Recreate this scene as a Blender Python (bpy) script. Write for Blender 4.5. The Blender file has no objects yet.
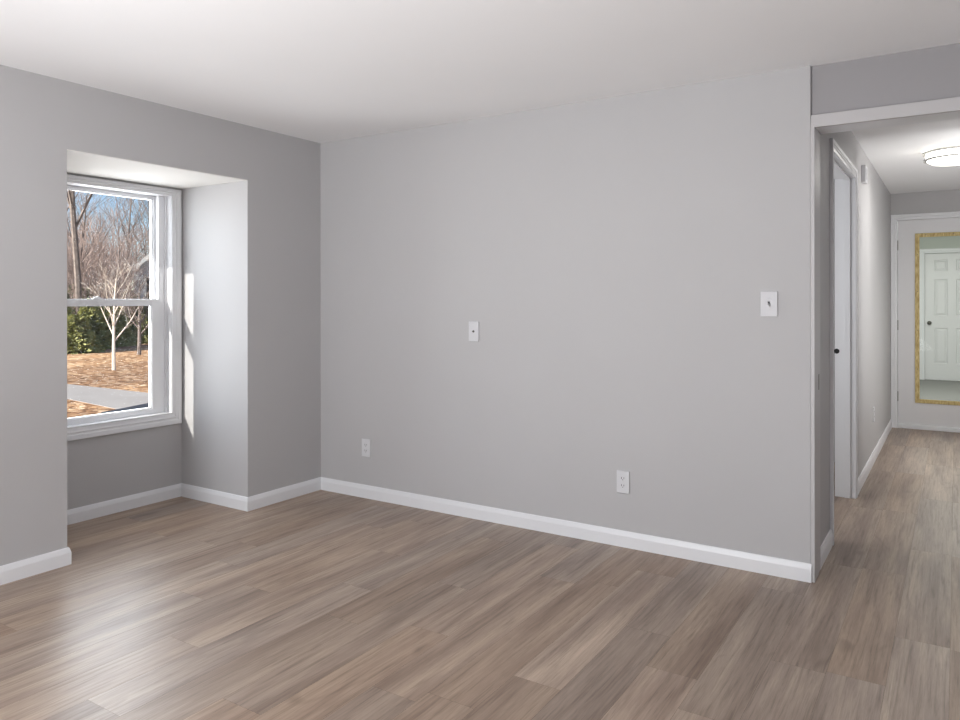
import bpy, bmesh, math, random
from mathutils import Vector, Matrix
random.seed(11)
S = bpy.context.scene
C = S.collection
PI = math.pi

# ---------------------------------------------------------------- camera
cam_d = bpy.data.cameras.new('camera')
cam = bpy.data.objects.new('camera', cam_d); C.objects.link(cam)
cam.location = (3.7746, -3.787, 1.3321)
cam.rotation_euler = (PI/2, 0.0007, 0.5717)
cam_d.sensor_width = 36; cam_d.lens = 27.766
cam_d.shift_y = -59.8/960
cam_d.clip_start = .05; cam_d.clip_end = 400
S.camera = cam
# ---------------------------------------------------------------- colour management
S.view_settings.view_transform = 'Standard'; S.view_settings.look = 'None'
S.view_settings.gamma = 1; S.view_settings.use_curve_mapping = False
S.view_settings.exposure = 0.0
# ---------------------------------------------------------------- sky
W = bpy.data.worlds.new('world'); S.world = W; W.use_nodes = True
wn = W.node_tree.nodes; wl = W.node_tree.links
sky = wn.new('ShaderNodeTexSky'); sky.sky_type = 'NISHITA'; sky.sun_disc = False
sky.sun_elevation = math.radians(55); sky.sun_rotation = math.radians(190)
sky.air_density = .9; sky.dust_density = .1; sky.ozone_density = 3.5
wl.new(sky.outputs[0], wn['Background'].inputs[0]); wn['Background'].inputs[1].default_value = .16
# ---------------------------------------------------------------- sun
SUN = Vector((.30, 1.0, -.458)).normalized()
sd = bpy.data.lights.new('sun', 'SUN'); sd.energy = 12.5; sd.angle = math.radians(.53); sd.color = (1, .94, .86)
so = bpy.data.objects.new('sun', sd); C.objects.link(so)
so.rotation_euler = SUN.to_track_quat('-Z', 'Y').to_euler(); so.location = (-12, -20, 8)
# ---------------------------------------------------------------- large area lights (the room's own windows behind the camera, added unseen fill lights)
def area(name, loc, direction, sx, sy, power, col=(1, 1, 1), spread=180):
    d = bpy.data.lights.new(name, 'AREA'); d.shape = 'RECTANGLE'; d.size = sx; d.size_y = sy
    d.energy = power; d.color = col; d.spread = math.radians(spread)
    o = bpy.data.objects.new(name, d); C.objects.link(o); o.location = loc
    o.rotation_euler = Vector(direction).to_track_quat('-Z', 'Y').to_euler(); return o
area('window_daylight', (1.5, -5.52, 1.30), (.12, 1, -.06), 1.2, 1.3, 74, (.945, .97, 1))
area('window_daylight', (5.52, -3.2, 1.45), (-1, 0, 0), 1.2, 1.3, 7, (.95, .97, 1))
area('ceiling_fill', (2.0, -4.3, .70), (.22, .42, 1), 2.2, 2.0, 70, (.99, .99, 1), 160)  # unseen upward fill added to brighten the ceiling
area('bay_daylight', (-.90, -1.0, 1.32), (1, 0, -.12), .60, 1.4, 27, (.92, .96, 1))
area('far_room_fill', (3.4, 5.6, 1.7), (.1, 1, .05), .9, 1.2, 36, (1, .995, .97))  # added unseen fill brightening the far wall beyond the glass door
area('far_room_fill', (3.79, 8.0, 2.40), (0, 0, -1), 1.0, 2.5, 36, (1, .995, .97))  # second added fill, facing down under the far room's ceiling
area('hall_fill', (4.10, 2.0, 1.5), (-.12, 1, .12), .35, 1.5, 12, (1, .99, .97))  # added unseen fill aimed at the hall end
area('hall_fill', (4.28, 3.7, 1.35), (-1, 0, .1), 1.6, 1.9, 11, (1, .99, .97))  # added unseen fill brightening the left hall wall
area('side_room_daylight', (2.0, .6, 1.4), (1, .5, 0), 1.0, 1.3, 17, (.98, .99, 1))

# ================================================================= helpers
def lin(c):
    return tuple((v/12.92 if v <= .04045 else ((v+.055)/1.055)**2.4) for v in [x/255 for x in c]) + (1,)
def mat(name, rgb, rough=.5, metal=0, bump=0, bscale=200, var=0, vscale=3, spec=.5, coat=0):
    m = bpy.data.materials.new(name); m.use_nodes = True
    n = m.node_tree.nodes; l = m.node_tree.links; b = n['Principled BSDF']
    b.inputs['Base Color'].default_value = lin(rgb); b.inputs['Roughness'].default_value = rough
    b.inputs['Metallic'].default_value = metal; b.inputs['Specular IOR Level'].default_value = spec
    if coat: b.inputs['Coat Weight'].default_value = coat
    tc = n.new('ShaderNodeTexCoord')
    if var:
        t = n.new('ShaderNodeTexNoise'); t.inputs['Scale'].default_value = vscale; t.inputs['Detail'].default_value = 5
        l.new(tc.outputs['Object'], t.inputs['Vector'])
        r = n.new('ShaderNodeValToRGB')
        c = lin(rgb)
        r.color_ramp.elements[0].position = .3; r.color_ramp.elements[1].position = .7
        r.color_ramp.elements[0].color = tuple(x*(1-var) for x in c[:3])+(1,)
        r.color_ramp.elements[1].color = tuple(min(1, x*(1+var)) for x in c[:3])+(1,)
        l.new(t.outputs[0], r.inputs[0]); l.new(r.outputs[0], b.inputs['Base Color'])
    if bump:
        t = n.new('ShaderNodeTexNoise'); t.inputs['Scale'].default_value = bscale; t.inputs['Detail'].default_value = 3
        l.new(tc.outputs['Object'], t.inputs['Vector'])
        bp = n.new('ShaderNodeBump'); bp.inputs['Strength'].default_value = bump; bp.inputs['Distance'].default_value = .002
        l.new(t.outputs[0], bp.inputs['Height']); l.new(bp.outputs[0], b.inputs['Normal'])
    return m
M = {}
M['wall'] = mat('grey_wall_paint', (188, 187, 188), .62, bump=.12, bscale=260, var=.012, vscale=2, spec=.35)
M['header'] = mat('darker_wall_grey', (158, 156, 158), .6, bump=.12, bscale=260, spec=.35)  # wall grey toned darker for the strip above the opening
M['ceil'] = mat('white_ceiling_paint', (240, 240, 241), .85, bump=.1, bscale=180, var=.01, vscale=1.5, spec=.2)
M['recess_ceil'] = mat('white_recess_paint', (228, 226, 222), .8, bump=.08, bscale=200, spec=.25)
M['trim'] = mat('white_trim_paint', (232, 233, 236), .34, bump=.03, bscale=60, spec=.5)
M['board'] = mat('dimmed_trim_paint', (192, 190, 191), .45, bump=.03, bscale=60)  # trim white, with the dimmer light at the opening put into the colour
M['vinyl'] = mat('white_window_vinyl', (236, 237, 240), .3, bump=.02, bscale=90)
M['door'] = mat('white_door_paint', (226, 226, 228), .38, bump=.05, bscale=120)
M['plate'] = mat('white_plastic', (214, 214, 217), .5, bump=.02, bscale=300, spec=.3)
M['dark'] = mat('black_slot', (22, 22, 24), .5, bump=.02)
M['steel'] = mat('brushed_steel', (120, 118, 112), .35, 1, bump=.05, bscale=400)
M['plateedge'] = mat('white_plastic_side', (232, 232, 236), .4, bump=.02)
M['sub'] = mat('subfloor', (84, 68, 58), .8, bump=.1)
M['siding'] = mat('exterior_siding', (205, 205, 205), .7, bump=.1)
M['carpet'] = mat('grey_carpet', (150, 150, 148), .95, bump=.9, bscale=500, var=.18, vscale=60, spec=.1)
M['wall_far'] = mat('pale_green_grey_paint', (198, 203, 196), .7, bump=.1, bscale=260)

def woodstrip():
    m = mat('raw_pine', (205, 186, 128), .6)
    n = m.node_tree.nodes; l = m.node_tree.links
    tc = n['Texture Coordinate'] if 'Texture Coordinate' in n else n.new('ShaderNodeTexCoord')
    t = n.new('ShaderNodeTexNoise'); t.inputs['Scale'].default_value = 14; t.inputs['Detail'].default_value = 6
    mp = n.new('ShaderNodeMapping'); mp.inputs['Scale'].default_value = (6, 6, 1.2)
    l.new(tc.outputs['Object'], mp.inputs[0]); l.new(mp.outputs[0], t.inputs[0])
    r = n.new('ShaderNodeValToRGB'); r.color_ramp.elements[0].position = .35; r.color_ramp.elements[1].position = .65
    r.color_ramp.elements[0].color = lin((178, 150, 92)); r.color_ramp.elements[1].color = lin((222, 204, 146))
    l.new(t.outputs[0], r.inputs[0]); l.new(r.outputs[0], n['Principled BSDF'].inputs['Base Color'])
    return m
M['pine'] = woodstrip()

def glassmat(name, tint=(1, 1, 1, 1), refl=.9):
    m = bpy.data.materials.new(name); m.use_nodes = True
    n = m.node_tree.nodes; l = m.node_tree.links; n.remove(n['Principled BSDF'])
    tr = n.new('ShaderNodeBsdfTransparent'); tr.inputs[0].default_value = tint
    gl = n.new('ShaderNodeBsdfGlossy'); gl.inputs['Roughness'].default_value = .02
    lw = n.new('ShaderNodeFresnel'); lw.inputs[0].default_value = 1.45
    ml = n.new('ShaderNodeMath'); ml.operation = 'MULTIPLY'; ml.inputs[1].default_value = refl
    mx = n.new('ShaderNodeMixShader')
    l.new(lw.outputs[0], ml.inputs[0]); l.new(ml.outputs[0], mx.inputs[0]); l.new(tr.outputs[0], mx.inputs[1]); l.new(gl.outputs[0], mx.inputs[2])
    l.new(mx.outputs[0], n['Material Output'].inputs[0]); return m
M['glass'] = glassmat('window_glass', (.97, .98, .98, 1), .6)
M['doorglass'] = glassmat('door_glass', (.965, .975, .955, 1), .35)
def emis(name, rgb, s):
    m = bpy.data.materials.new(name); m.use_nodes = True
    b = m.node_tree.nodes['Principled BSDF']; b.inputs['Base Color'].default_value = lin(rgb)
    b.inputs['Emission Color'].default_value = lin(rgb); b.inputs['Emission Strength'].default_value = s
    b.inputs['Roughness'].default_value = .3
    return m
M['lampglass'] = emis('lit_frosted_glass', (255, 250, 240), 6)
M['lampmetal'] = mat('painted_nickel', (185, 185, 182), .45, .1, bump=.02)

def floormat():
    m = bpy.data.materials.new('oak_vinyl_plank'); m.use_nodes = True
    n = m.node_tree.nodes; l = m.node_tree.links; b = n['Principled BSDF']
    uv = n.new('ShaderNodeUVMap'); uv.uv_map = 'uv'
    at = n.new('ShaderNodeAttribute'); at.attribute_name = 'tone'
    sx = n.new('ShaderNodeSeparateColor'); l.new(at.outputs['Color'], sx.inputs[0])
    def noise(scale, sc3, det=4, dist=0, rough=.55):
        mp = n.new('ShaderNodeMapping'); mp.inputs['Scale'].default_value = sc3; l.new(uv.outputs[0], mp.inputs[0])
        t = n.new('ShaderNodeTexNoise'); t.inputs['Scale'].default_value = scale; t.inputs['Detail'].default_value = det
        t.inputs['Distortion'].default_value = dist; t.inputs['Roughness'].default_value = rough
        l.new(mp.outputs[0], t.inputs[0]); return t.outputs[0]
    def ramp(src, stops):
        r = n.new('ShaderNodeValToRGB'); e = r.color_ramp.elements
        e[0].position, e[0].color = stops[0]; e[1].position, e[1].color = stops[-1]
        for p, c in stops[1:-1]:
            k = e.new(p); k.color = c
        l.new(src, r.inputs[0]); return r.outputs[0]
    def mix(a, bb, fac, mode='MIX'):
        x = n.new('ShaderNodeMix'); x.data_type = 'RGBA'; x.blend_type = mode
        if isinstance(fac, float): x.inputs[0].default_value = fac
        else: l.new(fac, x.inputs[0])
        for s, i in ((a, 6), (bb, 7)):
            if isinstance(s, tuple): x.inputs[i].default_value = s
            else: l.new(s, x.inputs[i])
        return x.outputs[2]
    band = noise(1, (9, .9, 1), 3, .4)                     # broad streaks along the plank
    base = ramp(band, [(.30, lin((131, 111, 97))), (.45, lin((150, 130, 115))), (.58, lin((163, 143, 126))), (.72, lin((178, 158, 140)))])
    fine = noise(1, (70, 2.6, 1), 6, .5, .7)
    fc = ramp(fine, [(.34, (.56, .54, .52, 1)), (.47, (.92, .92, .92, 1)), (.66, (1.18, 1.18, 1.18, 1))])
    c = mix(base, fc, .78, 'MULTIPLY')
    fib = noise(1, (330, 14, 1), 3)
    fb = ramp(fib, [(.3, (.78, .77, .76, 1)), (.65, (1.08, 1.08, 1.08, 1))])
    c = mix(c, fb, .55, 'MULTIPLY')
    knot = noise(1, (5.0, 1.6, 1), 2, 1.2)
    kf = ramp(knot, [(.66, (0, 0, 0, 1)), (.80, (1, 1, 1, 1))])
    c = mix(c, lin((92, 76, 66)), n_mul(n, l, kf, .6))
    # plank tone
    tn = n.new('ShaderNodeMapRange'); l.new(sx.outputs[0], tn.inputs[0]); tn.inputs[3].default_value = .86; tn.inputs[4].default_value = 1.17
    vs = n.new('ShaderNodeVectorMath'); vs.operation = 'SCALE'; l.new(c, vs.inputs[0]); l.new(tn.outputs[0], vs.inputs['Scale'])
    hs = n.new('ShaderNodeHueSaturation'); l.new(vs.outputs[0], hs.inputs['Color'])
    hm = n.new('ShaderNodeMapRange'); l.new(sx.outputs[1], hm.inputs[0]); hm.inputs[3].default_value = .80; hm.inputs[4].default_value = 1.15
    l.new(hm.outputs[0], hs.inputs['Saturation'])
    l.new(hs.outputs[0], b.inputs['Base Color'])
    rr = n.new('ShaderNodeMapRange'); l.new(fine, rr.inputs[0]); rr.inputs[3].default_value = .46; rr.inputs[4].default_value = .30
    l.new(rr.outputs[0], b.inputs['Roughness']); b.inputs['Specular IOR Level'].default_value = .5
    bp = n.new('ShaderNodeBump'); bp.inputs['Strength'].default_value = .32; bp.inputs['Distance'].default_value = .0012
    l.new(fine, bp.inputs['Height'])
    l.new(bp.outputs[0], b.inputs['Normal'])
    return m
def n_mul(n, l, src, k):
    x = n.new('ShaderNodeMath'); x.operation = 'MULTIPLY'; x.inputs[1].default_value = k
    l.new(src, x.inputs[0]); return x.outputs[0]
M['floor'] = floormat()

# ---- mesh helpers
def bx(bm, x0, x1, y0, y1, z0, z1, bev=0, vert_only=False, seg=2):
    r = bmesh.ops.create_cube(bm, size=1)
    vs = r['verts']
    for v in vs:
        v.co = Vector(((x0+x1)/2+v.co.x*(x1-x0), (y0+y1)/2+v.co.y*(y1-y0), (z0+z1)/2+v.co.z*(z1-z0)))
    if bev:
        es = list({e for v in vs for e in v.link_edges})
        if vert_only:
            es = [e for e in es if abs(e.verts[0].co.z-e.verts[1].co.z) > 1e-6]
        bmesh.ops.bevel(bm, geom=es, offset=bev, segments=seg, profile=.5, affect='EDGES')
def box(x0, x1, y0, y1, z0, z1, bev=0, **k):
    bm = bmesh.new(); bx(bm, x0, x1, y0, y1, z0, z1, bev, **k); return bm
def lathe(bm, prof, seg=32, axis='Z', loc=(0, 0, 0)):
    """prof: list of (r, h) revolved around axis"""
    rings = []
    for r, h in prof:
        ring = []
        for i in range(seg):
            a = 2*PI*i/seg
            p = (r*math.cos(a), r*math.sin(a), h)
            if axis == 'Y': p = (p[0], h, p[1])
            if axis == 'X': p = (h, p[0], p[1])
            ring.append(bm.verts.new(Vector(p)+Vector(loc)))
        rings.append(ring)
    for a, b in zip(rings, rings[1:]):
        for i in range(seg):
            bm.faces.new((a[i], a[(i+1) % seg], b[(i+1) % seg], b[i]))
    for ring in (rings[0], rings[-1]):
        try: bm.faces.new(ring)
        except ValueError: pass
def obj(name, bm, m, parent=None, smooth=False):
    me = bpy.data.meshes.new(name)
    bmesh.ops.recalc_face_normals(bm, faces=bm.faces[:])
    bm.to_mesh(me); bm.free()
    if isinstance(m, (list, tuple)):
        for k in m: me.materials.append(k)
    else: me.materials.append(m)
    if smooth:
        for p in me.polygons: p.use_smooth = True
    o = bpy.data.objects.new(name, me); C.objects.link(o)
    if parent: o.parent = parent
    return o
def struct(name, bm, m, label, cat, parent=None, **k):
    o = obj(name, bm, m, parent, **k)
    if not parent: o['kind'] = 'structure'; o['label'] = label; o['category'] = cat
    return o
def thing(name, label, cat, loc=(0, 0, 0), rz=0, group=None, kind=None):
    o = bpy.data.objects.new(name, None); C.objects.link(o); o.location = loc; o.rotation_euler = (0, 0, rz)
    o.empty_display_size = .05
    o['label'] = label; o['category'] = cat
    if group: o['group'] = group
    if kind: o['kind'] = kind
    return o
def tag(o, label, cat, group=None, kind=None):
    o['label'] = label; o['category'] = cat
    if group: o['group'] = group
    if kind: o['kind'] = kind
    return o

# ================================================================= room shell
H = 2.44; L = 3.196
RX = 5.6; RY = -5.6                 # right and rear walls of the room
Y1 = -.64; Y2 = -1.772; D = .672; HR = 2.092
HB = 5.062; HX = 4.30               # far end and right side of the hall

# --- floor: vinyl planks as real boards with hairline gaps, tone carried per board
def build_floor():
    bm = bmesh.new(); uvl = bm.loops.layers.uv.new('uv'); col = bm.loops.layers.float_color.new('tone')
    pw = .186; x00 = .034; pl = 1.218
    rnd = random.Random(5)
    phase = {11: -1.388+.0, 10: -1.388, 12: -.55, 13: -1.513, 14: -.92, 15: -1.19, 7: -1.20, 6: -.765, 8: -.28, 9: -.95}
    phase[11] = -.62
    # the cells that read as paler or darker in the photograph: (row, board start) -> tone
    tone = {(13, -1.513): (.86, .45), (10, -1.388): (.92, .5), (15, -2.408): (.95, .5), (6, -.765): (.9, .45), (9, -.95): (.25, .3),
            (14, -.92): (.3, .3), (11, -1.838): (.72, .6), (12, -.55): (.42, .8), (14, -2.138): (.25, .3), (16, -1.4): (.2, .3), (16, -.19): (.35, .4)}
    phase[16] = -1.408; tone[(16, -1.408)] = (.12, .35); phase[17] = -.9; tone[(17, -.9)] = (.55, .3)
    x_lo, x_hi, y_lo, y_hi = -D-.02, RX, RY, HB+.1
    k0 = int(math.floor((x_lo-x00)/pw)); k1 = int(math.ceil((x_hi-x00)/pw))
    for k in range(k0, k1):
        a = x00+k*pw; b = a+pw
        ph = phase.get(k, rnd.uniform(0, pl))
        s = ph - math.ceil((ph-y_lo)/pl)*pl - pl
        while s < y_hi:
            e = s+pl
            X0, X1, Y0, Y1_ = max(a, x_lo), min(b, x_hi), max(s, y_lo), min(e, y_hi)
            t = (rnd.uniform(.25, .75), rnd.uniform(.1, .9))
            for (kk, ss), tv in tone.items():
                if kk == k and abs(ss-s) < .03: t = tv
            off = (rnd.uniform(0, 40), rnd.uniform(0, 40))
            if X1-X0 > .004 and Y1_-Y0 > .004:
                g = .0003
                vs = [bm.verts.new((x, y, 0)) for x, y in ((X0+g, Y0+g), (X1-g, Y0+g), (X1-g, Y1_-g), (X0+g, Y1_-g))]
                f = bm.faces.new(vs)
                for lp in f.loops:
                    lp[uvl].uv = (lp.vert.co.x+off[0], lp.vert.co.y+off[1])
                    lp[col] = (t[0], t[1], 0, 1)
            s = e
    vs = [bm.verts.new(p) for p in ((x_lo, y_lo, -.0016), (x_hi, y_lo, -.0016), (x_hi, y_hi, -.0016), (x_lo, y_hi, -.0016))]
    f = bm.faces.new(vs); f.material_index = 1
    bx(bm, x_lo, x_hi, y_lo, y_hi, -.12, -.004)
    for f in bm.faces[-6:]: f.material_index = 1
    for f in bm.faces:
        if f.normal.z < 0 and f.material_index == 0: f.normal_flip()
    me = bpy.data.meshes.new('floor'); bm.to_mesh(me); bm.free()
    me.materials.append(M['floor']); me.materials.append(M['sub'])
    o = bpy.data.objects.new('floor', me); C.objects.link(o)
    tag(o, 'grey-brown oak plank floor running through room and hall', 'floor', kind='structure')
build_floor()

bm = box(-1.0, RX+.14, RY-.14, HB+.1, H, H+.16)
struct('ceiling', bm, M['ceil'], 'flat white ceiling over the room and hall', 'ceiling')
struct('wall_main', box(-.9, L, 0, .12, 0, H+.05, .0035, vert_only=True), M['wall'], 'long light grey wall with switch and outlets', 'wall')
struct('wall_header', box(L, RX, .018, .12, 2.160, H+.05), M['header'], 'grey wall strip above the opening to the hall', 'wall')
struct('wall_main_right', box(4.28, RX, 0.0, .12, 0, H+.05), M['wall'], 'grey wall right of the hall opening', 'wall')
# window-side wall: three masses around the recess, plus the recess back wall
struct('wall_left', box(-.86, 0, Y1, .02, -.12, H+.05), M['wall'], 'grey wall between window recess and room corner', 'wall')
struct('wall_left_near', box(-.86, 0, RY-.02, Y2, -.12, H+.05), M['wall'], 'grey wall left of the window recess', 'wall')
bm = box(-.80, 0, Y2, Y1, HR+.004, H+.05)
struct('wall_left_header', bm, M['wall'], 'grey wall strip above the window recess', 'wall')
struct('ceiling_recess', box(-.80, -.0015, Y2-.001, Y1+.001, HR, HR+.006), M['recess_ceil'], 'white underside of the window recess', 'ceiling')
bm = bmesh.new()
WY0, WY1, WZ0, WZ1 = -1.700, -.712, .560, 2.048
bx(bm, -.86, -D, Y2, WY0, -.12, HR+.01); bx(bm, -.86, -D, WY1, Y1, -.12, HR+.01)
bx(bm, -.86, -D, WY0, WY1, -.12, WZ0); bx(bm, -.86, -D, WY0, WY1, WZ1, HR+.01)
struct('wall_recess', bm, M['wall'], 'light grey wall around and below the window', 'wall')
# exterior soffit over the bay
bm = box(-1.12, -.86, -2.1, -.3, 2.18, 2.26); bx(bm, -1.14, -1.12, -2.1, -.3, 2.18, 2.34)
struct('trim_soffit', bm, M['siding'], 'pale soffit board outside above the window', 'trim')
# rear and right wall with real openings behind the camera
bm = box(-.86, RX+.12, RY-.12, RY, 0, H+.05)
struct('wall_rear', bm, M['wall'], 'grey wall behind the camera', 'wall')
struct('wall_right', box(RX, RX+.12, RY-.1, .12, 0, H+.05), M['wall'], 'grey wall to the right of the camera', 'wall')
# hall shell
DY0, DY1 = .690, 1.745
bm = bmesh.new()
bx(bm, L-.116, L, .12, DY0-.018, 0, H+.05); bx(bm, L-.116, L, DY1+.018, HB+.06, 0, H+.05); bx(bm, L-.116, L, DY0-.018, DY1+.018, 2.168, H+.05)
struct('wall_hall_left', bm, M['wall'], 'light grey hall wall with a doorway', 'wall')
struct('wall_hall_right', box(HX, HX+.1, .12, HB+.06, 0, H+.05), M['wall'], 'light grey right wall of the hall', 'wall')
DX0, DX1, DZ1 = 3.258, 4.172, 2.165
bm = bmesh.new()
bx(bm, L-.1, DX0-.012, HB, HB+.11, 0, H+.05); bx(bm, DX1+.012, HX+.1, HB, HB+.11, 0, H+.05); bx(bm, DX0-.012, DX1+.012, HB, HB+.11, DZ1+.012, H+.05)
struct('wall_hall_end', bm, M['wall'], 'grey wall around the glazed door at the hall end', 'wall')
# side room behind the doorway
bm = bmesh.new()
bx(bm, 1.7, 1.8, .12, 3.0, 0, H+.05); bx(bm, 1.7, L-.116, 2.9, 3.0, 0, H+.05)
struct('wall_side_room', bm, M['wall'], 'grey walls of the room off the hall', 'wall')
# room beyond the glazed door
FY = 10.6
bm = bmesh.new()
bx(bm, 2.3, 2.4, HB+.11, FY+.1, 0, H+.05); bx(bm, 5.2, 5.3, HB+.11, FY+.1, 0, H+.05)
F0, F1, FZ = 3.335, 4.095, 2.098
bx(bm, 2.3, F0-.01, FY, FY+.1, 0, H+.05); bx(bm, F1+.01, 5.3, FY, FY+.1, 0, H+.05); bx(bm, F0-.01, F1+.01, FY, FY+.1, FZ+.01, H+.05)
bx(bm, F0-.1, F1+.1, FY+.09, FY+.1, 0, H)
struct('wall_far_room', bm, M['wall_far'], 'pale walls of the room beyond the glass door', 'wall')
struct('floor_carpet', box(2.3, 5.3, HB+.1, FY+.1, -.1, .002), M['carpet'], 'grey carpet seen through the glass door', 'floor')
struct('ceiling_far_room', box(2.3, 5.3, HB+.1, FY+.1, H, H+.1), M['ceil'], 'ceiling of the room beyond the glass door', 'ceiling')

# --- baseboards: one moulded profile swept with mitred corners
BH = .086; BT = .014
PROF = [(0, 0), (BT, 0), (BT, BH*.70), (BT*.93, BH*.74), (BT*.62, BH*.93), (BT*.45, BH), (0, BH)]
def sweep(path, names, prof=PROF, caps=True):
    P = [Vector((p[0], p[1], 0)) for p in path]
    n = len(P); dirs = [(P[i+1]-P[i]).normalized() for i in range(n-1)]
    nor = [Vector((-d.y, d.x, 0)) for d in dirs]
    off = []
    for i in range(n):
        if i == 0: off.append(nor[0])
        elif i == n-1: off.append(nor[-1])
        else:
            a, b = nor[i-1], nor[i]; off.append((a+b)/(1+a.dot(b)))
    for i in range(n-1):
        bm = bmesh.new(); ra = []; rb = []
        for d, z in prof:
            ra.append(bm.verts.new(P[i]+off[i]*d+Vector((0, 0, z)))); rb.append(bm.verts.new(P[i+1]+off[i+1]*d+Vector((0, 0, z))))
        for j in range(len(prof)):
            k = (j+1) % len(prof); bm.faces.new((ra[j], rb[j], rb[k], ra[k]))
        bm.faces.new(ra); bm.faces.new(rb[::-1])
        nm, lb = names[i]
        if nm: struct(nm, bm, M['trim'], lb, 'baseboard')
        else: bm.free()
sweep([(L+.004, 0), (0, 0), (0, Y1), (-D, Y1), (-D, Y2), (0, Y2), (0, RY)],
      [('baseboard_main', 'white baseboard along the long grey wall'),
       ('baseboard_corner', 'short white baseboard between recess and corner'),
       ('baseboard_recess_right', 'white baseboard on the right side of the recess'),
       ('baseboard_recess_back', 'white baseboard under the window'),
       ('baseboard_recess_left', 'white baseboard on the hidden left side of the recess'),
       ('baseboard_left', 'white baseboard at the far left of the photo')])
sweep([(L, DY0-.066), (L, .20)][::1], [('baseboard_hall_near', 'short white baseboard between opening and doorway')], prof=[(d, z) for d, z in PROF])
sweep([(L, HB), (L, DY1+.062)], [('baseboard_hall', 'white baseboard along the hall wall')])
sweep([(HX, .12), (HX, HB)], [('baseboard_hall_right', 'white baseboard on the right hall wall')])
sweep([(RX, RY), (RX, 0), (4.30, 0)], [('baseboard_right', 'white baseboard right of the camera'), ('baseboard_opening', 'white baseboard right of the hall opening')])
sweep([(0, RY), (RX, RY)], [('baseboard_rear', 'white baseboard behind the camera')])
# flip check is handled by recalc_face_normals

# --- cased opening to the hall
t = thing('trim_opening', 'white jamb and flat head board of the opening to the hall', 'trim', kind='structure')
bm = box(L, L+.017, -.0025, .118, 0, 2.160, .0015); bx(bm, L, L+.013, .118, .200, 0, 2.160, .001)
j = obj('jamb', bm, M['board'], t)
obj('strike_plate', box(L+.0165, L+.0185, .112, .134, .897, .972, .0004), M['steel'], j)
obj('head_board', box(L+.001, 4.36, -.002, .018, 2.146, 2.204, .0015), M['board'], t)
obj('head_jamb', box(L+.017, 4.263, .019, .2, 2.150, 2.166, .001), M['trim'], t)
obj('jamb', box(4.263, 4.28, -.002, .2, 0, 2.160, .0015), M['trim'], t)
obj('side_board', box(4.264, 4.34, -.012, 0, 0, 2.146, .0015), M['trim'], t)

# --- moulded casing profile helper (frame around an opening)
def frame_bm(u0, u1, z0, z1, w, prof, place, sill=True, wt=None, wb=None):
    """picture-frame casing. prof: (inset across width 0..1, thickness). place(u,z,t)->Vector"""
    bm = bmesh.new()
    cor = [(u0, z0), (u0, z1), (u1, z1), (u1, z0)]          # inner corners
    sg = [(-1, -1), (-1, 1), (1, 1), (1, -1)]
    rings = []
    for a, th in prof:
        ring = []
        for (u, z), (su, sz) in zip(cor, sg):
            if not sill and sz < 0: ring.append(bm.verts.new(place(u+su*a*w, z, th)))
            else: ring.append(bm.verts.new(place(u+su*a*w, z+sz*a*((wt or w) if sz > 0 else (wb or w)), th)))
        rings.append(ring)
    order = [(0, 1), (1, 2), (2, 3)]+([(3, 0)] if sill else [])
    for a, b in zip(rings, rings[1:]):
        for i, k in order: bm.faces.new((a[i], a[k], b[k], b[i]))
    if not sill:
        for i in (0, 3):
            try: bm.faces.new([r[i] for r in rings])
            except ValueError: pass
    return bm
CP = [(0, 0), (0, .0115), (.04, .0125), (.10, .0095), (.30, .0115), (.42, .0155), (.50, .0130), (.58, .0130), (.66, .0165), (.92, .0175), (1, .0155), (1, 0)]

# ================================================================= window_1 in the recess
w1 = thing('window_1', 'white double hung window in the recess', 'window', kind='structure')
IY0, IY1, IZ0, IZ1 = -1.692, -.720, .578, 2.034
obj('casing', frame_bm(IY0, IY1, IZ0, IZ1, .070, CP, lambda u, z, t: Vector((-D+t+.0005, u, z)), wt=.046, wb=.080), M['trim'], w1)
bm = bmesh.new()
for a in ((-.86, -D+.004, IY0-.012, IY0, .562, 2.046), (-.86, -D+.004, IY1, IY1+.008, .562, 2.046), (-.86, -D+.004, IY0, IY1, 2.034, 2.046), (-.86, -D+.004, IY0, IY1, .562, .578)):
    bx(bm, *a)
obj('jamb_frame', bm, M['vinyl'], w1)
bm = bmesh.new()   # vinyl tracks either side
for y0, y1 in ((IY0, IY0+.012), (IY1-.012, IY1)):
    bx(bm, -.85, -.716, y0, y1, IZ0, IZ1, .001); 
for y0, y1 in ((IY0, IY0+.026), (IY1-.026, IY1)):
    bx(bm, -.762, -.752, y0, y1, IZ0, IZ1, .001); bx(bm, -.80, -.79, y0, y1, IZ0, IZ1, .001)
bx(bm, -.85, -.80, IY0, IY1, IZ0, IZ0+.02, .001)
obj('sash_track', bm, M['vinyl'], w1)
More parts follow.
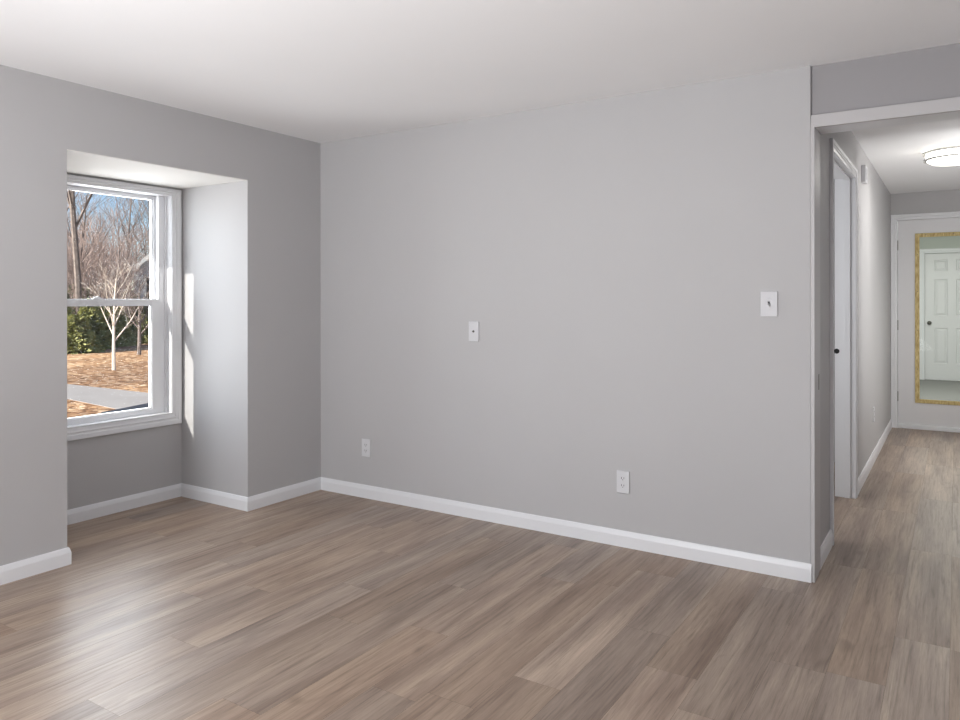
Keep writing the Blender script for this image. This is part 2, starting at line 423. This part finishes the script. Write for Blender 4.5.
def sash(name, xf, z0, z1, rail_b, rail_t, st, y0, y1, thk=.034):
    s = None
    bm = bmesh.new()
    bx(bm, xf-thk, xf, y0, y0+st, z0, z1, .002); bx(bm, xf-thk, xf, y1-st, y1, z0, z1, .002)
    bx(bm, xf-thk, xf-.0005, y0+st-.002, y1-st+.002, z0, z0+rail_b, .002); bx(bm, xf-thk, xf-.0005, y0+st-.002, y1-st+.002, z1-rail_t, z1, .002)
    # glazing bead
    b = .006
    for a in ((y0+st-.001, y0+st+b, z0+rail_b, z1-rail_t), (y1-st-b, y1-st+.001, z0+rail_b, z1-rail_t)):
        bx(bm, xf-thk+.006, xf-.008, a[0], a[1], a[2], a[3])
    bx(bm, xf-thk+.006, xf-.008, y0+st, y1-st, z0+rail_b-.001, z0+rail_b+b); bx(bm, xf-thk+.006, xf-.008, y0+st, y1-st, z1-rail_t-b, z1-rail_t+.001)
    s = obj(name, bm, M['vinyl'], w1)
    obj('pane', box(xf-thk*.5-.002, xf-thk*.5+.002, y0+st+.001, y1-st-.001, z0+rail_b, z1-rail_t), M['glass'], s)
    return s
ls = sash('lower_sash', -.722, .580, 1.340, .034, .038, .052, -1.637, -.775)
us = sash('upper_sash', -.764, 1.300, 2.033, .036, .020, .034, -1.652, -.756)
bm = box(-.742, -.722, -1.225, -1.165, 1.340, 1.347, .001)
bx(bm, -.738, -.728, -1.215, -1.175, 1.346, 1.354, .002); bx(bm, -.735, -.712, -1.205, -1.193, 1.350, 1.358, .002)
obj('sash_lock', bm, M['vinyl'], ls)
# side stops that the lower sash rides against
bm = bmesh.new()
bx(bm, -.756, -.728, IY1-.056, IY1-.011, IZ0, IZ1-.001, .0015); bx(bm, -.756, -.728, IY0+.011, IY0+.056, IZ0, IZ1-.001, .0015)
obj('side_stop', bm, M['vinyl'], w1)

# windows behind and beside the camera, white roller blinds down
for i, (x, y, rz) in enumerate(((1.5, RY, 0), (RX, -3.2, PI/2))):
    w = thing('window_%d' % (i+2), 'white framed window with its blind down, %s' % ('in the rear wall' if i == 0 else 'in the right wall'), 'window', (x, y, 0), rz, kind='structure')
    bm = bmesh.new()
    for a in ((-.70, -.62, .72, 2.18), (.62, .70, .72, 2.18), (-.62, .62, .72, .80), (-.62, .62, 2.10, 2.18)):
        bx(bm, a[0], a[1], .001, .022, a[2], a[3], .002)
    obj('window_frame', bm, M['vinyl'], w)
    obj('roller_blind', box(-.615, .615, .003, .008, .80, 2.10), M['plate'], w)

# ================================================================= doorway off the hall
d1 = thing('door_1', 'white cased doorway in the left hall wall', 'doorway', kind='structure')
CW = .062
obj('casing', frame_bm(DY0, DY1, 0, 2.150, CW, CP, lambda u, z, t: Vector((L+t+.0003, u, z)), sill=False), M['trim'], d1)
bm = bmesh.new()
bx(bm, L-.116, L+.0005, DY0-.018, DY0, 0, 2.168); bx(bm, L-.116, L+.0005, DY1, DY1+.018, 0, 2.168); bx(bm, L-.116, L+.0005, DY0, DY1, 2.150, 2.168)
jf = obj('jamb_frame', bm, M['trim'], d1)
bm = bmesh.new()
bx(bm, L-.056, L-.020, DY1-.011, DY1, .0, 2.15, .001); bx(bm, L-.056, L-.020, DY0, DY0+.011, .0, 2.15, .001); bx(bm, L-.056, L-.020, DY0+.011, DY1-.011, 2.139, 2.15, .001)
obj('door_stop', bm, M['trim'], d1)
bm = bmesh.new()
lathe(bm, [(.017, 0), (.017, -.003), (.012, -.003), (.012, -.002)], 20, 'Y', (L-.104, DY1-.0005, .985))
obj('strike_plate', bm, M['dark'], d1)

# ================================================================= glazed door at the hall end
d2 = thing('door_2', 'white door with large glass lite framed in raw pine strips', 'door', kind='structure')
DZT = 2.158
obj('casing', frame_bm(DX0, DX1, 0, 2.160, .060, CP, lambda u, z, t: Vector((u, HB-t-.0003, z)), sill=False), M['trim'], d2)
bm = bmesh.new()
bx(bm, DX0-.012, DX0, HB-.0005, HB+.11, 0, 2.172); bx(bm, DX1, DX1+.012, HB-.0005, HB+.11, 0, 2.172); bx(bm, DX0, DX1, HB-.0005, HB+.11, 2.160, 2.172)
obj('jamb_frame', bm, M['trim'], d2)
GX0, GX1, GZ0, GZ1 = 3.452, 3.978, .308, 1.980
bm = bmesh.new(); fy = HB+.010
a0, a1 = DX0+.004, DX1-.004
for a in ((a0, GX0-.005, .048, DZT), (GX1+.005, a1, .048, DZT), (GX0-.005, GX1+.005, .048, GZ0-.005), (GX0-.005, GX1+.005, GZ1+.005, DZT)):
    bx(bm, a[0], a[1], fy, fy+.044, a[2], a[3])
leaf = obj('door_leaf', bm, M['door'], d2)
SW = .040
bm = bmesh.new()
def strip(bm, x0, x1, z0, z1):
    bx(bm, x0, x1, fy-.013, fy+.004, z0, z1, .0025)
strip(bm, GX0-SW+.004, GX0+.004, GZ0-SW+.004, GZ1+SW-.004); strip(bm, GX1-.004, GX1+SW-.004, GZ0-SW+.004, GZ1+SW-.004)
strip(bm, GX0+.004, GX1-.004, GZ0-SW+.004, GZ0+.004); strip(bm, GX0+.004, GX1-.004, GZ1-.004, GZ1+SW-.004)
gf = obj('glazing_frame', bm, M['pine'], leaf); gf['label'] = 'raw unpainted pine strips around the glass'
obj('pane', box(GX0, GX1, fy+.012, fy+.018, GZ0, GZ1), M['doorglass'], leaf)
pins = [(GX0-.014, z) for z in (.62, 1.02, 1.42, 1.80)]+[(GX0+.06, GZ1+.02), (GX0+.30, GZ1+.02), (GX0+.25, GZ0-.018)]
for x, z in pins:
    bm = bmesh.new(); lathe(bm, [(.004, fy-.0125), (.004, fy-.0142)], 10, 'Y', (x, 0, z)); obj('nail', bm, M['steel'], leaf)
for z in (.33, 1.07, 1.90):
    bm = bmesh.new(); bx(bm, DX0-.001, DX0+.006, HB-.004, HB+.010, z-.05, z+.05, .0008)
    lathe(bm, [(.005, z-.051), (.005, z+.051)], 12, 'Z', (DX0+.002, HB-.003, 0))
    obj('hinge', bm, M['steel'], d2)
bm = box(DX0, DX1, HB-.012, HB+.10, .0, .038, .004)
obj('threshold', bm, M['trim'], d2)
bm = bmesh.new(); lathe(bm, [(.028, fy), (.028, fy-.006), (.012, fy-.008), (.011, fy-.035), (.024, fy-.042), (.028, fy-.055), (.022, fy-.068), (.002, fy-.071)], 24, 'Y', (a1-.06, 0, .97))
obj('door_knob', bm, M['steel'], leaf, smooth=True)

# ================================================================= six-panel door in the room beyond
d3 = thing('door_3', 'white six-panel door seen through the glass', 'door', kind='structure')
obj('casing', frame_bm(F0-.004, F1+.004, 0, FZ+.006, .075, CP, lambda u, z, t: Vector((u, FY-t-.0003, z)), sill=False), M['trim'], d3)
bm = bmesh.new(); fy3 = FY+.012
xs = [(3.462, 3.658), (3.769, 3.965)]; zs = [(1.81, 1.996), (1.067, 1.671), (.275, .869)]
# stiles, rails and raised panels
bx(bm, F0, F0+.127, fy3, fy3+.04, .006, FZ); bx(bm, 3.658, 3.769, fy3, fy3+.04, .006, FZ); bx(bm, 3.965, F1, fy3, fy3+.04, .006, FZ)
for x0, x1 in xs:
    for z0, z1 in ((.006, .275), (.869, 1.067), (1.671, 1.81), (1.996, FZ)):
        bx(bm, x0, x1, fy3, fy3+.04, z0, z1)
lf = obj('door_leaf', bm, M['door'], d3)
for x0, x1 in xs:
    for z0, z1 in zs:
        bm = bmesh.new(); rings = []
        for ins, dp in ((0, 0), (.014, .012), (.022, .012), (.045, .003)):
            rings.append([bm.verts.new((x, fy3+dp, z)) for x, z in ((x0+ins, z0+ins), (x1-ins, z0+ins), (x1-ins, z1-ins), (x0+ins, z1-ins))])
        for a, b in zip(rings, rings[1:]):
            for i in range(4): bm.faces.new((a[i], a[(i+1) % 4], b[(i+1) % 4], b[i]))
        bm.faces.new(rings[-1]); obj('panel', bm, M['door'], lf)
bm = bmesh.new(); lathe(bm, [(.032, fy3), (.032, fy3-.006), (.013, fy3-.009), (.012, fy3-.035), (.024, fy3-.042), (.030, fy3-.055), (.022, fy3-.068), (.002, fy3-.071)], 24, 'Y', (3.398, 0, .95))
obj('door_knob', bm, M['steel'], d3, smooth=True)

# ================================================================= wall plates
def plate_bm(w, h, t=.0098, wall='Y'):
    bm = bmesh.new(); bx(bm, -w/2, w/2, -t, 0, -h/2, h/2, .0022, seg=3); return bm
def rounded(bm, w, h, y0, y1, cut=.0, n=24, loc=(0, 0)):
    """receptacle face: circle flattened top and bottom"""
    pts = []
    for i in range(n):
        a = 2*PI*i/n; pts.append((w/2*math.cos(a), max(-h/2, min(h/2, w/2*math.sin(a)))))
    A = [bm.verts.new((loc[0]+p[0], y0, loc[1]+p[1])) for p in pts]; B = [bm.verts.new((loc[0]+p[0], y1, loc[1]+p[1])) for p in pts]
    for i in range(n): bm.faces.new((A[i], A[(i+1) % n], B[(i+1) % n], B[i]))
    bm.faces.new(B); bm.faces.new(A[::-1])
def screw(parent, x, z, y=-.0098):
    bm = bmesh.new(); lathe(bm, [(.0032, y+.001), (.0032, y-.0006), (.002, y-.0012)], 12, 'Y', (x, 0, z)); return obj('screw', bm, M['plate'], parent)
def outlet(loc, rz, label, group=None):
    t = thing('electrical_outlet', label, 'outlet', loc, rz, group)
    obj('cover_plate', plate_bm(.072, .120), M['plate'], t)
    for dz in (.0195, -.0195):
        bm = bmesh.new(); rounded(bm, .034, .028, -.004, -.0105, loc=(0, dz)); r = obj('receptacle', bm, M['plate'], t)
        bm = bmesh.new(); bx(bm, -.0085, -.0055, -.0109, -.0100, dz-.003, dz+.0075); bx(bm, .0052, .0080, -.0109, -.0100, dz-.002, dz+.0065)
        lathe(bm, [(.0024, -.0100), (.0024, -.0109)], 12, 'Y', (0, 0, dz-.0075)); obj('socket_slots', bm, M['dark'], r)
    screw(t, 0, 0); return t
outlet((.428, 0, .338), 0, 'white outlet low on the long wall, nearer the room corner')
outlet((2.260, 0, .350), 0, 'white outlet low on the long wall, nearer the hall')
outlet((L, 3.10, .390), PI/2, 'white outlet seen edge-on on the hall wall')
t = thing('cable_wall_plate', 'white cable jack plate at mid height on the long wall', 'wall plate', (1.297, 0, 1.142))
obj('cover_plate', plate_bm(.072, .120), M['plate'], t)
bm = bmesh.new(); lathe(bm, [(.0075, -.005), (.0075, -.0105), (.0048, -.0105), (.0048, -.018), (.0020, -.018), (.0020, -.012)], 20, 'Y'); obj('coax_jack', bm, M['steel'], t)
screw(t, 0, .042); screw(t, 0, -.042)
t = thing('light_switch', 'white toggle light switch near the hall opening', 'light switch', (3.010, 0, 1.313))
obj('cover_plate', plate_bm(.078, .122), M['plate'], t)
obj('toggle_surround', box(-.006, .006, -.0098, -.005, -.0125, .0125, .0004), M['plate'], t)
bm = box(-.0048, .0048, -.026, -.006, -.0045, .0045, .0012)
for v in bm.verts: v.co.z += (v.co.y+.006)*-.55*-1
obj('toggle', bm, M['plate'], t)
screw(t, 0, .030); screw(t, 0, -.030)
# door chime high on the hall wall
t = thing('door_chime', 'small white door chime box high on the hall wall', 'door chime', (L, 2.27, 2.246), PI/2)
obj('cover', box(-.066, .066, -.030, 0, -.062, .062, .004), M['plate'], t)
bm = bmesh.new()
for k in range(5): bx(bm, -.035+k*.0155, -.029+k*.0155, -.0315, -.029, -.042, .042)
obj('grille', bm, M['plate'], t)

# ================================================================= hall ceiling lamp
lp = thing('ceiling_lamp', 'round flush ceiling lamp glowing in the hall', 'ceiling lamp', (3.775, 2.665, H))
bm = bmesh.new(); lathe(bm, [(.16, 0), (.165, -.006), (.165, -.018), (.15, -.022)], 48); obj('base', bm, M['lampmetal'], lp, smooth=True)
bm = bmesh.new(); lathe(bm, [(.175, -.020), (.196, -.032), (.194, -.062), (.186, -.082), (.158, -.098), (.10, -.108), (.05, -.112), (.003, -.113)], 64); obj('lamp_shade', bm, M['lampglass'], lp, smooth=True)
ll = bpy.data.lights.new('lamp_bulb', 'AREA'); ll.shape = 'DISK'; ll.size = .30; ll.energy = 5; ll.color = (1, .985, .96)
lo = bpy.data.objects.new('lamp_bulb', ll); C.objects.link(lo); lo.location = (3.775, 2.665, H-.118)
for z, r in ((-.024, .216), (-.074, .208)):
    bm = bmesh.new(); lathe(bm, [(r-.012, z-.006), (r, z-.006), (r, z+.006), (r-.012, z+.006), (r-.012, z-.006)], 64); obj('ring', bm, M['lampmetal'], lp)
for k in range(4):
    a = PI/2*k+.62+PI; cx, cy = .211*math.cos(a), .211*math.sin(a)
    bm = bmesh.new(); lathe(bm, [(.003, -.085), (.003, -.012)], 8, 'Z', (cx, cy, 0)); obj('post', bm, M['lampmetal'], lp)

# ================================================================= outside
GZ = -.6
def groundmat():
    m = bpy.data.materials.new('leaf_litter_lawn'); m.use_nodes = True
    n = m.node_tree.nodes; l = m.node_tree.links; b = n['Principled BSDF']; b.inputs['Roughness'].default_value = .95; b.inputs['Specular IOR Level'].default_value = .1
    tc = n.new('ShaderNodeTexCoord')
    def nz(s, d): 
        t = n.new('ShaderNodeTexNoise'); t.inputs['Scale'].default_value = s; t.inputs['Detail'].default_value = d; l.new(tc.outputs['Object'], t.inputs[0]); return t.outputs[0]
    v = n.new('ShaderNodeTexVoronoi'); v.inputs['Scale'].default_value = 9; l.new(tc.outputs['Object'], v.inputs[0])
    sp = n.new('ShaderNodeSeparateColor'); l.new(v.outputs['Color'], sp.inputs[0])
    r = n.new('ShaderNodeValToRGB'); e = r.color_ramp.elements
    e[0].position = 0; e[0].color = lin((120, 88, 64)); e[1].position = 1; e[1].color = lin((248, 220, 184))
    k = e.new(.35); k.color = lin((182, 140, 104)); k = e.new(.7); k.color = lin((212, 170, 128))
    l.new(sp.outputs[0], r.inputs[0])
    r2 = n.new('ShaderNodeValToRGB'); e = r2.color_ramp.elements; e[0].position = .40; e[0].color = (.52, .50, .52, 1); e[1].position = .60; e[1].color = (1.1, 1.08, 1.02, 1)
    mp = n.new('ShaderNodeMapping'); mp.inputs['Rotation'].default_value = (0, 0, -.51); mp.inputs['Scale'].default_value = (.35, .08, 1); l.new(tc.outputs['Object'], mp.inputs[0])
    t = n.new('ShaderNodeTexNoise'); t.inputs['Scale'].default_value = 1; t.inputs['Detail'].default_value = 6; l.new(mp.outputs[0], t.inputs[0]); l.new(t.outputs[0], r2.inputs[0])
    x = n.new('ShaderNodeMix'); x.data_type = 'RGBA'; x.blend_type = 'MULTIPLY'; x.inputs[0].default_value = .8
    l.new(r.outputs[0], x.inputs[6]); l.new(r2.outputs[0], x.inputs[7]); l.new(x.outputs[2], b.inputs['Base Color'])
    bp = n.new('ShaderNodeBump'); bp.inputs['Strength'].default_value = 1; bp.inputs['Distance'].default_value = .03; l.new(nz(14, 5), bp.inputs['Height']); l.new(bp.outputs[0], b.inputs['Normal'])
    return m
M['ground'] = groundmat()
M['asphalt'] = mat('grey_asphalt', (162, 156, 150), .9, bump=.6, bscale=40, var=.12, vscale=.8)
M['shadow_band'] = mat('painted_shadow', (40, 44, 54), .85, bump=.5, bscale=40, var=.1)  # dark colour standing in for shadow on the driveway
bm = bmesh.new()
def gbox(x0, x1, y0, y1): 
    nx, ny = 50, 50; g = [[bm.verts.new((x0+(x1-x0)*i/nx, y0+(y1-y0)*j/ny, GZ + (.03*math.sin(i*1.7)*math.cos(j*1.3) if x0+(x1-x0)*i/nx < -16 else 0))) for j in range(ny+1)] for i in range(nx+1)]
    for i in range(nx):
        for j in range(ny): bm.faces.new((g[i][j], g[i+1][j], g[i+1][j+1], g[i][j+1]))
gbox(-110, -.86, -40, 90)
o = struct('ground_lawn', bm, M['ground'], 'lawn covered in tan fallen leaves', 'ground')
def poly(pts, z, th=.02):
    bm = bmesh.new(); A = [bm.verts.new((x, y, z)) for x, y in pts]; B = [bm.verts.new((x, y, z-th)) for x, y in pts]
    bm.faces.new(A); bm.faces.new(B[::-1])
    for i in range(len(pts)): bm.faces.new((A[i], A[(i+1) % len(pts)], B[(i+1) % len(pts)], B[i]))
    return bm
# driveway edges: far (-13.41,5.43)->(-10.24,5.39) ; near (-10.80,4.03)->(-8.83,3.79)
struct('driveway', poly([(-24, 5.95), (-13.41, 5.43), (-10.24, 5.45), (-6.5, 6.3), (-5.6, 5.3), (-6.6, 3.2), (-8.83, 3.79), (-10.80, 4.03), (-24, 4.5)], GZ+.006), M['asphalt'], 'grey asphalt driveway crossing the lawn', 'driveway')
struct('driveway_shadow', poly([(-8.58, 3.38), (-8.99, 4.62), (-8.2, 5.2), (-7.6, 5.0), (-7.4, 3.0)], GZ+.012), M['shadow_band'], 'dark painted shadow strip just beyond the window sill', 'driveway')  # flat dark sheet laid on the driveway as a shadow band

def bark(name, rgb, var=.35):
    return mat(name, rgb, .9, bump=.6, bscale=30, var=var, vscale=6, spec=.1)
M['bark_pale'] = bark('pale_bark', (226, 214, 200), .12)
M['bark_brown'] = bark('brown_bark', (164, 146, 138))
M['bark_grey'] = bark('grey_bark', (122, 112, 106))
M['needles'] = mat('evergreen_needles', (168, 168, 112), .85, var=.4, vscale=2, spec=.1)
M['needles_dark'] = mat('dark_evergreen_needles', (112, 120, 80), .9, var=.4, vscale=2, spec=.1)

def seg(bm, a, b, ra, rb, ns):
    d = (b-a)
    if d.length < 1e-6: return
    d.normalize(); u = d.orthogonal().normalized(); v = d.cross(u)
    A = []; B = []
    for i in range(ns):
        t = 2*PI*i/ns; o = u*math.cos(t)+v*math.sin(t)
        A.append(bm.verts.new(a+o*ra)); B.append(bm.verts.new(b+o*rb))
    for i in range(ns): bm.faces.new((A[i], A[(i+1) % ns], B[(i+1) % ns], B[i]))
def bare_tree(rnd, h, r0, first, nb, spread, levels=3, up=.5, twist=.12, minr=.006):
    bm = bmesh.new()
    def grow(p, d, ln, r, lev):
        n = 5 if lev == 0 else 4
        ns = 7 if lev == 0 else (4 if lev == 1 else 3)
        pts = [p]; q = p.copy(); dd = d.copy()
        for i in range(n):
            dd = (dd+Vector((rnd.uniform(-1, 1), rnd.uniform(-1, 1), rnd.uniform(-.3, .6)))*twist*(1 if lev else .35)).normalized()
            q = q+dd*ln/n; pts.append(q.copy())
        rad = lambda f: max(minr*.6, r*(1-f*.78))
        for i in range(n): seg(bm, pts[i], pts[i+1], rad(i/n), rad((i+1)/n), ns)
        if lev >= levels: return
        cnt = nb if lev == 0 else (6 if lev == 1 else 4)
        for k in range(cnt):
            f = (first+(1-first)*(k+rnd.random())/cnt) if lev == 0 else .2+.8*(k+rnd.random())/cnt
            f = min(f, .99); i = min(n-1, int(f*n)); pt = pts[i].lerp(pts[i+1], f*n-i)
            ax = (pts[i+1]-pts[i]).normalized(); ang = rnd.uniform(0, 2*PI) if lev else 2.4*k+rnd.uniform(-.4, .4)
            u = ax.orthogonal().normalized(); v = ax.cross(u); side = u*math.cos(ang)+v*math.sin(ang)
            nd = (side*spread+ax*(1-spread)+Vector((0, 0, up*.4))).normalized()
            grow(pt, nd, ln*(.52 if lev == 0 else .55)*(1.15-f*.6)*rnd.uniform(.75, 1.2), rad(f)*.55, lev+1)
    grow(Vector((0, 0, -.05)), Vector((0, 0, 1)), h, r0, 0)
    return bm
def spray(bm, rnd, c, d, s):
    """one needle spray: a few thin folded blades"""
    for _ in range(3):
        a = (d+Vector((rnd.uniform(-.6, .6), rnd.uniform(-.6, .6), rnd.uniform(-.5, .4)))).normalized()
        w = a.cross(Vector((rnd.uniform(-1, 1), rnd.uniform(-1, 1), rnd.uniform(.2, 1)))).normalized()*s*.22
        p0 = bm.verts.new(c-w*.4); p1 = bm.verts.new(c+a*s*.55-w); p2 = bm.verts.new(c+a*s); p3 = bm.verts.new(c+a*s*.55+w)
        bm.faces.new((p0, p1, p2, p3))
def evergreen(rnd, h, w, n):
    bm = bmesh.new(); seg(bm, Vector((0, 0, -.05)), Vector((0, 0, h)), .09, .02, 7)
    nf = len(bm.faces)
    for i in range(n):
        f = rnd.random()**1.25; z = h*(.05+.95*f); R = w*(1-f)**.75*rnd.uniform(.6, 1.05); a = rnd.uniform(0, 2*PI)
        tip = Vector((R*math.cos(a), R*math.sin(a), z-.15*R)); base = Vector((0, 0, z)); 
        if i % 3 == 0: seg(bm, base, tip, .014, .004, 3)
        for k in range(7):
            t = .25+.75*(k+rnd.random())/7; c = base.lerp(tip, t)
            spray(bm, rnd, c+Vector((rnd.uniform(-.1, .1), rnd.uniform(-.1, .1), rnd.uniform(-.08, .05))), (tip-base).normalized(), .30+.12*rnd.random())
    return bm

# two young trees standing on the lawn
rnd = random.Random(3)
bm = bare_tree(rnd, 2.6, .052, .31, 12, .55, 3, .8, .14, .005)
o = obj('young_tree', bm, M['bark_pale']); o.location = (-15.93, 8.02, GZ)
tag(o, 'slim pale-barked bare young tree standing alone on the leafy lawn, nearer the driveway', 'tree')
rnd = random.Random(8)
bm = bare_tree(rnd, 2.7, .075, .26, 14, .62, 3, .8, .16, .006)
o = obj('young_tree', bm, M['bark_grey']); o.location = (-20.6, 11.75, GZ)
tag(o, 'smaller bare tree with a short dark trunk near the wood edge, behind the pale one', 'tree')

# woodland: shared meshes, every tree its own object
C0 = Vector((3.7746, -3.787)); AX = Vector((-30.6, 17.2)).normalized()      # view line through the window
AXN = Vector((-AX.y, AX.x))
protos = []
for k, (h, r, f, nb, sp) in enumerate(((10, .11, .25, 14, .5), (8.5, .07, .15, 15, .45), (10.5, .13, .35, 13, .55), (7.5, .05, .12, 16, .5))):
    bm = bare_tree(random.Random(20+k), h, r, f, nb, sp, 3, .8, .2, .008)
    me = bpy.data.meshes.new('bare_tree'); bm.to_mesh(me); bm.free(); me.materials.append(M['bark_brown'] if k % 2 else M['bark_grey']); protos.append(me)
shr = []
for k in range(3):
    bm = bmesh.new(); r_ = random.Random(50+k)
    sub = bare_tree(r_, 3.2, .022, .05, 14, .5, 2, .9, .16, .008)
    me = bpy.data.meshes.new('bare_shrub')
    tmp = bpy.data.meshes.new('tmp'); sub.to_mesh(tmp); sub.free()
    for j in range(5):
        n0 = len(bm.verts); bm.from_mesh(tmp); bm.verts.ensure_lookup_table()
        R = Matrix.Rotation(r_.uniform(0, 6), 4, 'Z') @ Matrix.Rotation(r_.uniform(.05, .35), 4, 'X'); s = r_.uniform(.6, 1.1)
        for v in bm.verts[n0:]: v.co = R @ (v.co*s)
    bm.to_mesh(me); bm.free(); bpy.data.meshes.remove(tmp); me.materials.append(M['bark_brown']); shr.append(me)
evg = []
for k, (h, w, n) in enumerate(((3.6, 1.6, 420), (5.2, 1.9, 560), (2.6, 1.5, 330))):
    bm = evergreen(random.Random(70+k), h, w, n); me = bpy.data.meshes.new('evergreen_tree'); bm.to_mesh(me); bm.free(); me.materials.append(M['needles'] if k != 1 else M['needles_dark']); evg.append(me)
def plant(me, name, dist, lat, s, label, cat, group, rnd):
    p = C0+AX*dist+AXN*lat
    o = bpy.data.objects.new(name, me); C.objects.link(o); o.location = (p.x, p.y, GZ); o.rotation_euler = (0, 0, rnd.uniform(0, 6.28)); o.scale = (s, s, s*rnd.uniform(.92, 1.1))
    return tag(o, label, cat, group)
rnd = random.Random(77)
# the one tall forked tree at the wood's edge that stands out (left of the pane)
p = C0+AX*34
o = obj('tall_tree', bare_tree(random.Random(4), 14, .15, .30, 14, .45, 3, .9, .09, .012), M['bark_grey']); o.location = (-26.2, 12.75, GZ)
tag(o, 'tall dark-trunked bare tree at the wood edge, left side of the window view', 'tree')
for i in range(30):
    d = rnd.uniform(37, 72); lat = rnd.uniform(-.11, .055)*d
    if -.095 < lat/d < -.035 and d < 50: continue
    plant(protos[i % 4], 'bare_tree', d, lat, rnd.uniform(.62, .98)*(d/48)**.5, 'tall thin bare tree in the brown woods behind the lawn', 'tree', 'bare trees of the woods', rnd)
for i in range(60):
    d = rnd.uniform(33.5, 60); lat = rnd.uniform(-.11, .055)*d
    if -.105 < lat/d < -.032: continue
    plant(shr[i % 3], 'bare_shrub', d, lat, rnd.uniform(.8, 1.5)*(d/42), 'leafless brown shrub in the undergrowth of the woods', 'shrub', 'bare undergrowth shrubs', rnd)
for i in range(26):
    d = rnd.uniform(36, 50); lat = -.105*d+.16*d*(i+.5)/26
    plant(evg[1], 'evergreen_tree', d, lat, rnd.uniform(.36, .52), 'dark evergreen in the shaded back of the wood edge', 'tree', 'dark evergreens behind the lawn', rnd)
k = 0
for (u_lat, d, s) in ((.012, 31.5, .58), (-.002, 33.5, .58), (.030, 32, .7), (-.020, 34.5, .50), (.022, 34.5, .72), (-.034, 35, .42), (.045, 32.5, .7), (-.060, 37, .36)):
    plant(evg[0 if k % 2 else 2], 'evergreen_bush', d, u_lat*d, s, 'sunlit olive-green evergreen bush at the wood edge', 'bush', 'sunlit evergreen bushes at the wood edge', rnd); k += 1

# the woods go on to either side of what this window shows
for i in range(96):
    d = rnd.uniform(34, 62); side = rnd.uniform(-.36, -.12) if i % 3 else rnd.uniform(.06, .16); lat = side*d
    if i % 4 == 0: plant(protos[(i//4) % 4], 'bare_tree', d, lat, rnd.uniform(.65, .95), 'tall thin bare tree in the brown woods behind the lawn', 'tree', 'bare trees of the woods', rnd)
    elif i % 4 == 1: plant(evg[1], 'evergreen_tree', min(d, 50), side*min(d, 50), rnd.uniform(.36, .52), 'dark evergreen in the shaded back of the wood edge', 'tree', 'dark evergreens behind the lawn', rnd)
    else: plant(shr[i % 3], 'bare_shrub', d, lat, rnd.uniform(.9, 1.5), 'leafless brown shrub in the undergrowth of the woods', 'shrub', 'bare undergrowth shrubs', rnd)

# pale house glimpsed through the trees
hs = thing('house', 'pale gabled house glimpsed through the bare trees', 'house', (-36.86, 23.61, GZ), -.576)
M['hsid'] = mat('white_clapboard', (226, 226, 222), .7, bump=.3, bscale=8)
M['hroof'] = mat('grey_shingle', (120, 118, 116), .85, bump=.4, bscale=20)
hw, he, hp, hl = 1.5, 3.8, 5.1, 2.0
bm = bmesh.new()
pf = [(-hw, 0), (hw, 0), (hw, he), (0, hp), (-hw, he)]
A = [bm.verts.new((hl, y, z)) for y, z in pf]; B = [bm.verts.new((-hl, y, z)) for y, z in pf]
bm.faces.new(A); bm.faces.new(B[::-1])
for i in range(5): bm.faces.new((A[i], A[(i+1) % 5], B[(i+1) % 5], B[i]))
obj('wall', bm, M['hsid'], hs)
def slab(x0, x1, s, t0, t1, over):
    k = (hp-he)/hw
    q = [Vector((x1, 0, hp+t1)), Vector((x0, 0, hp+t1)), Vector((x0, s*(hw+over), he-over*k+t1)), Vector((x1, s*(hw+over), he-over*k+t1))]
    b_ = bmesh.new()
    T = [b_.verts.new(v) for v in q]; U_ = [b_.verts.new(v-Vector((0, 0, t1-t0))) for v in q]
    b_.faces.new(T); b_.faces.new(U_[::-1])
    for i in range(4): b_.faces.new((T[i], T[(i+1) % 4], U_[(i+1) % 4], U_[i]))
    return b_
for s_ in (-1, 1):
    obj('roof', slab(-hl-.2, hl+.2, s_, .02, .12, .25), M['hroof'], hs)
    obj('rake_board', slab(hl+.2, hl+.24, s_, -.14, .13, .25), M['hsid'], hs)
for y in (-.6, .6):
    f = obj('window', box(hl-.02, hl+.04, y-.30, y+.30, 2.2, 3.3), M['hsid'], hs)
    obj('pane', box(hl+.02, hl+.045, y-.24, y+.24, 2.26, 3.24), M['dark'], f)
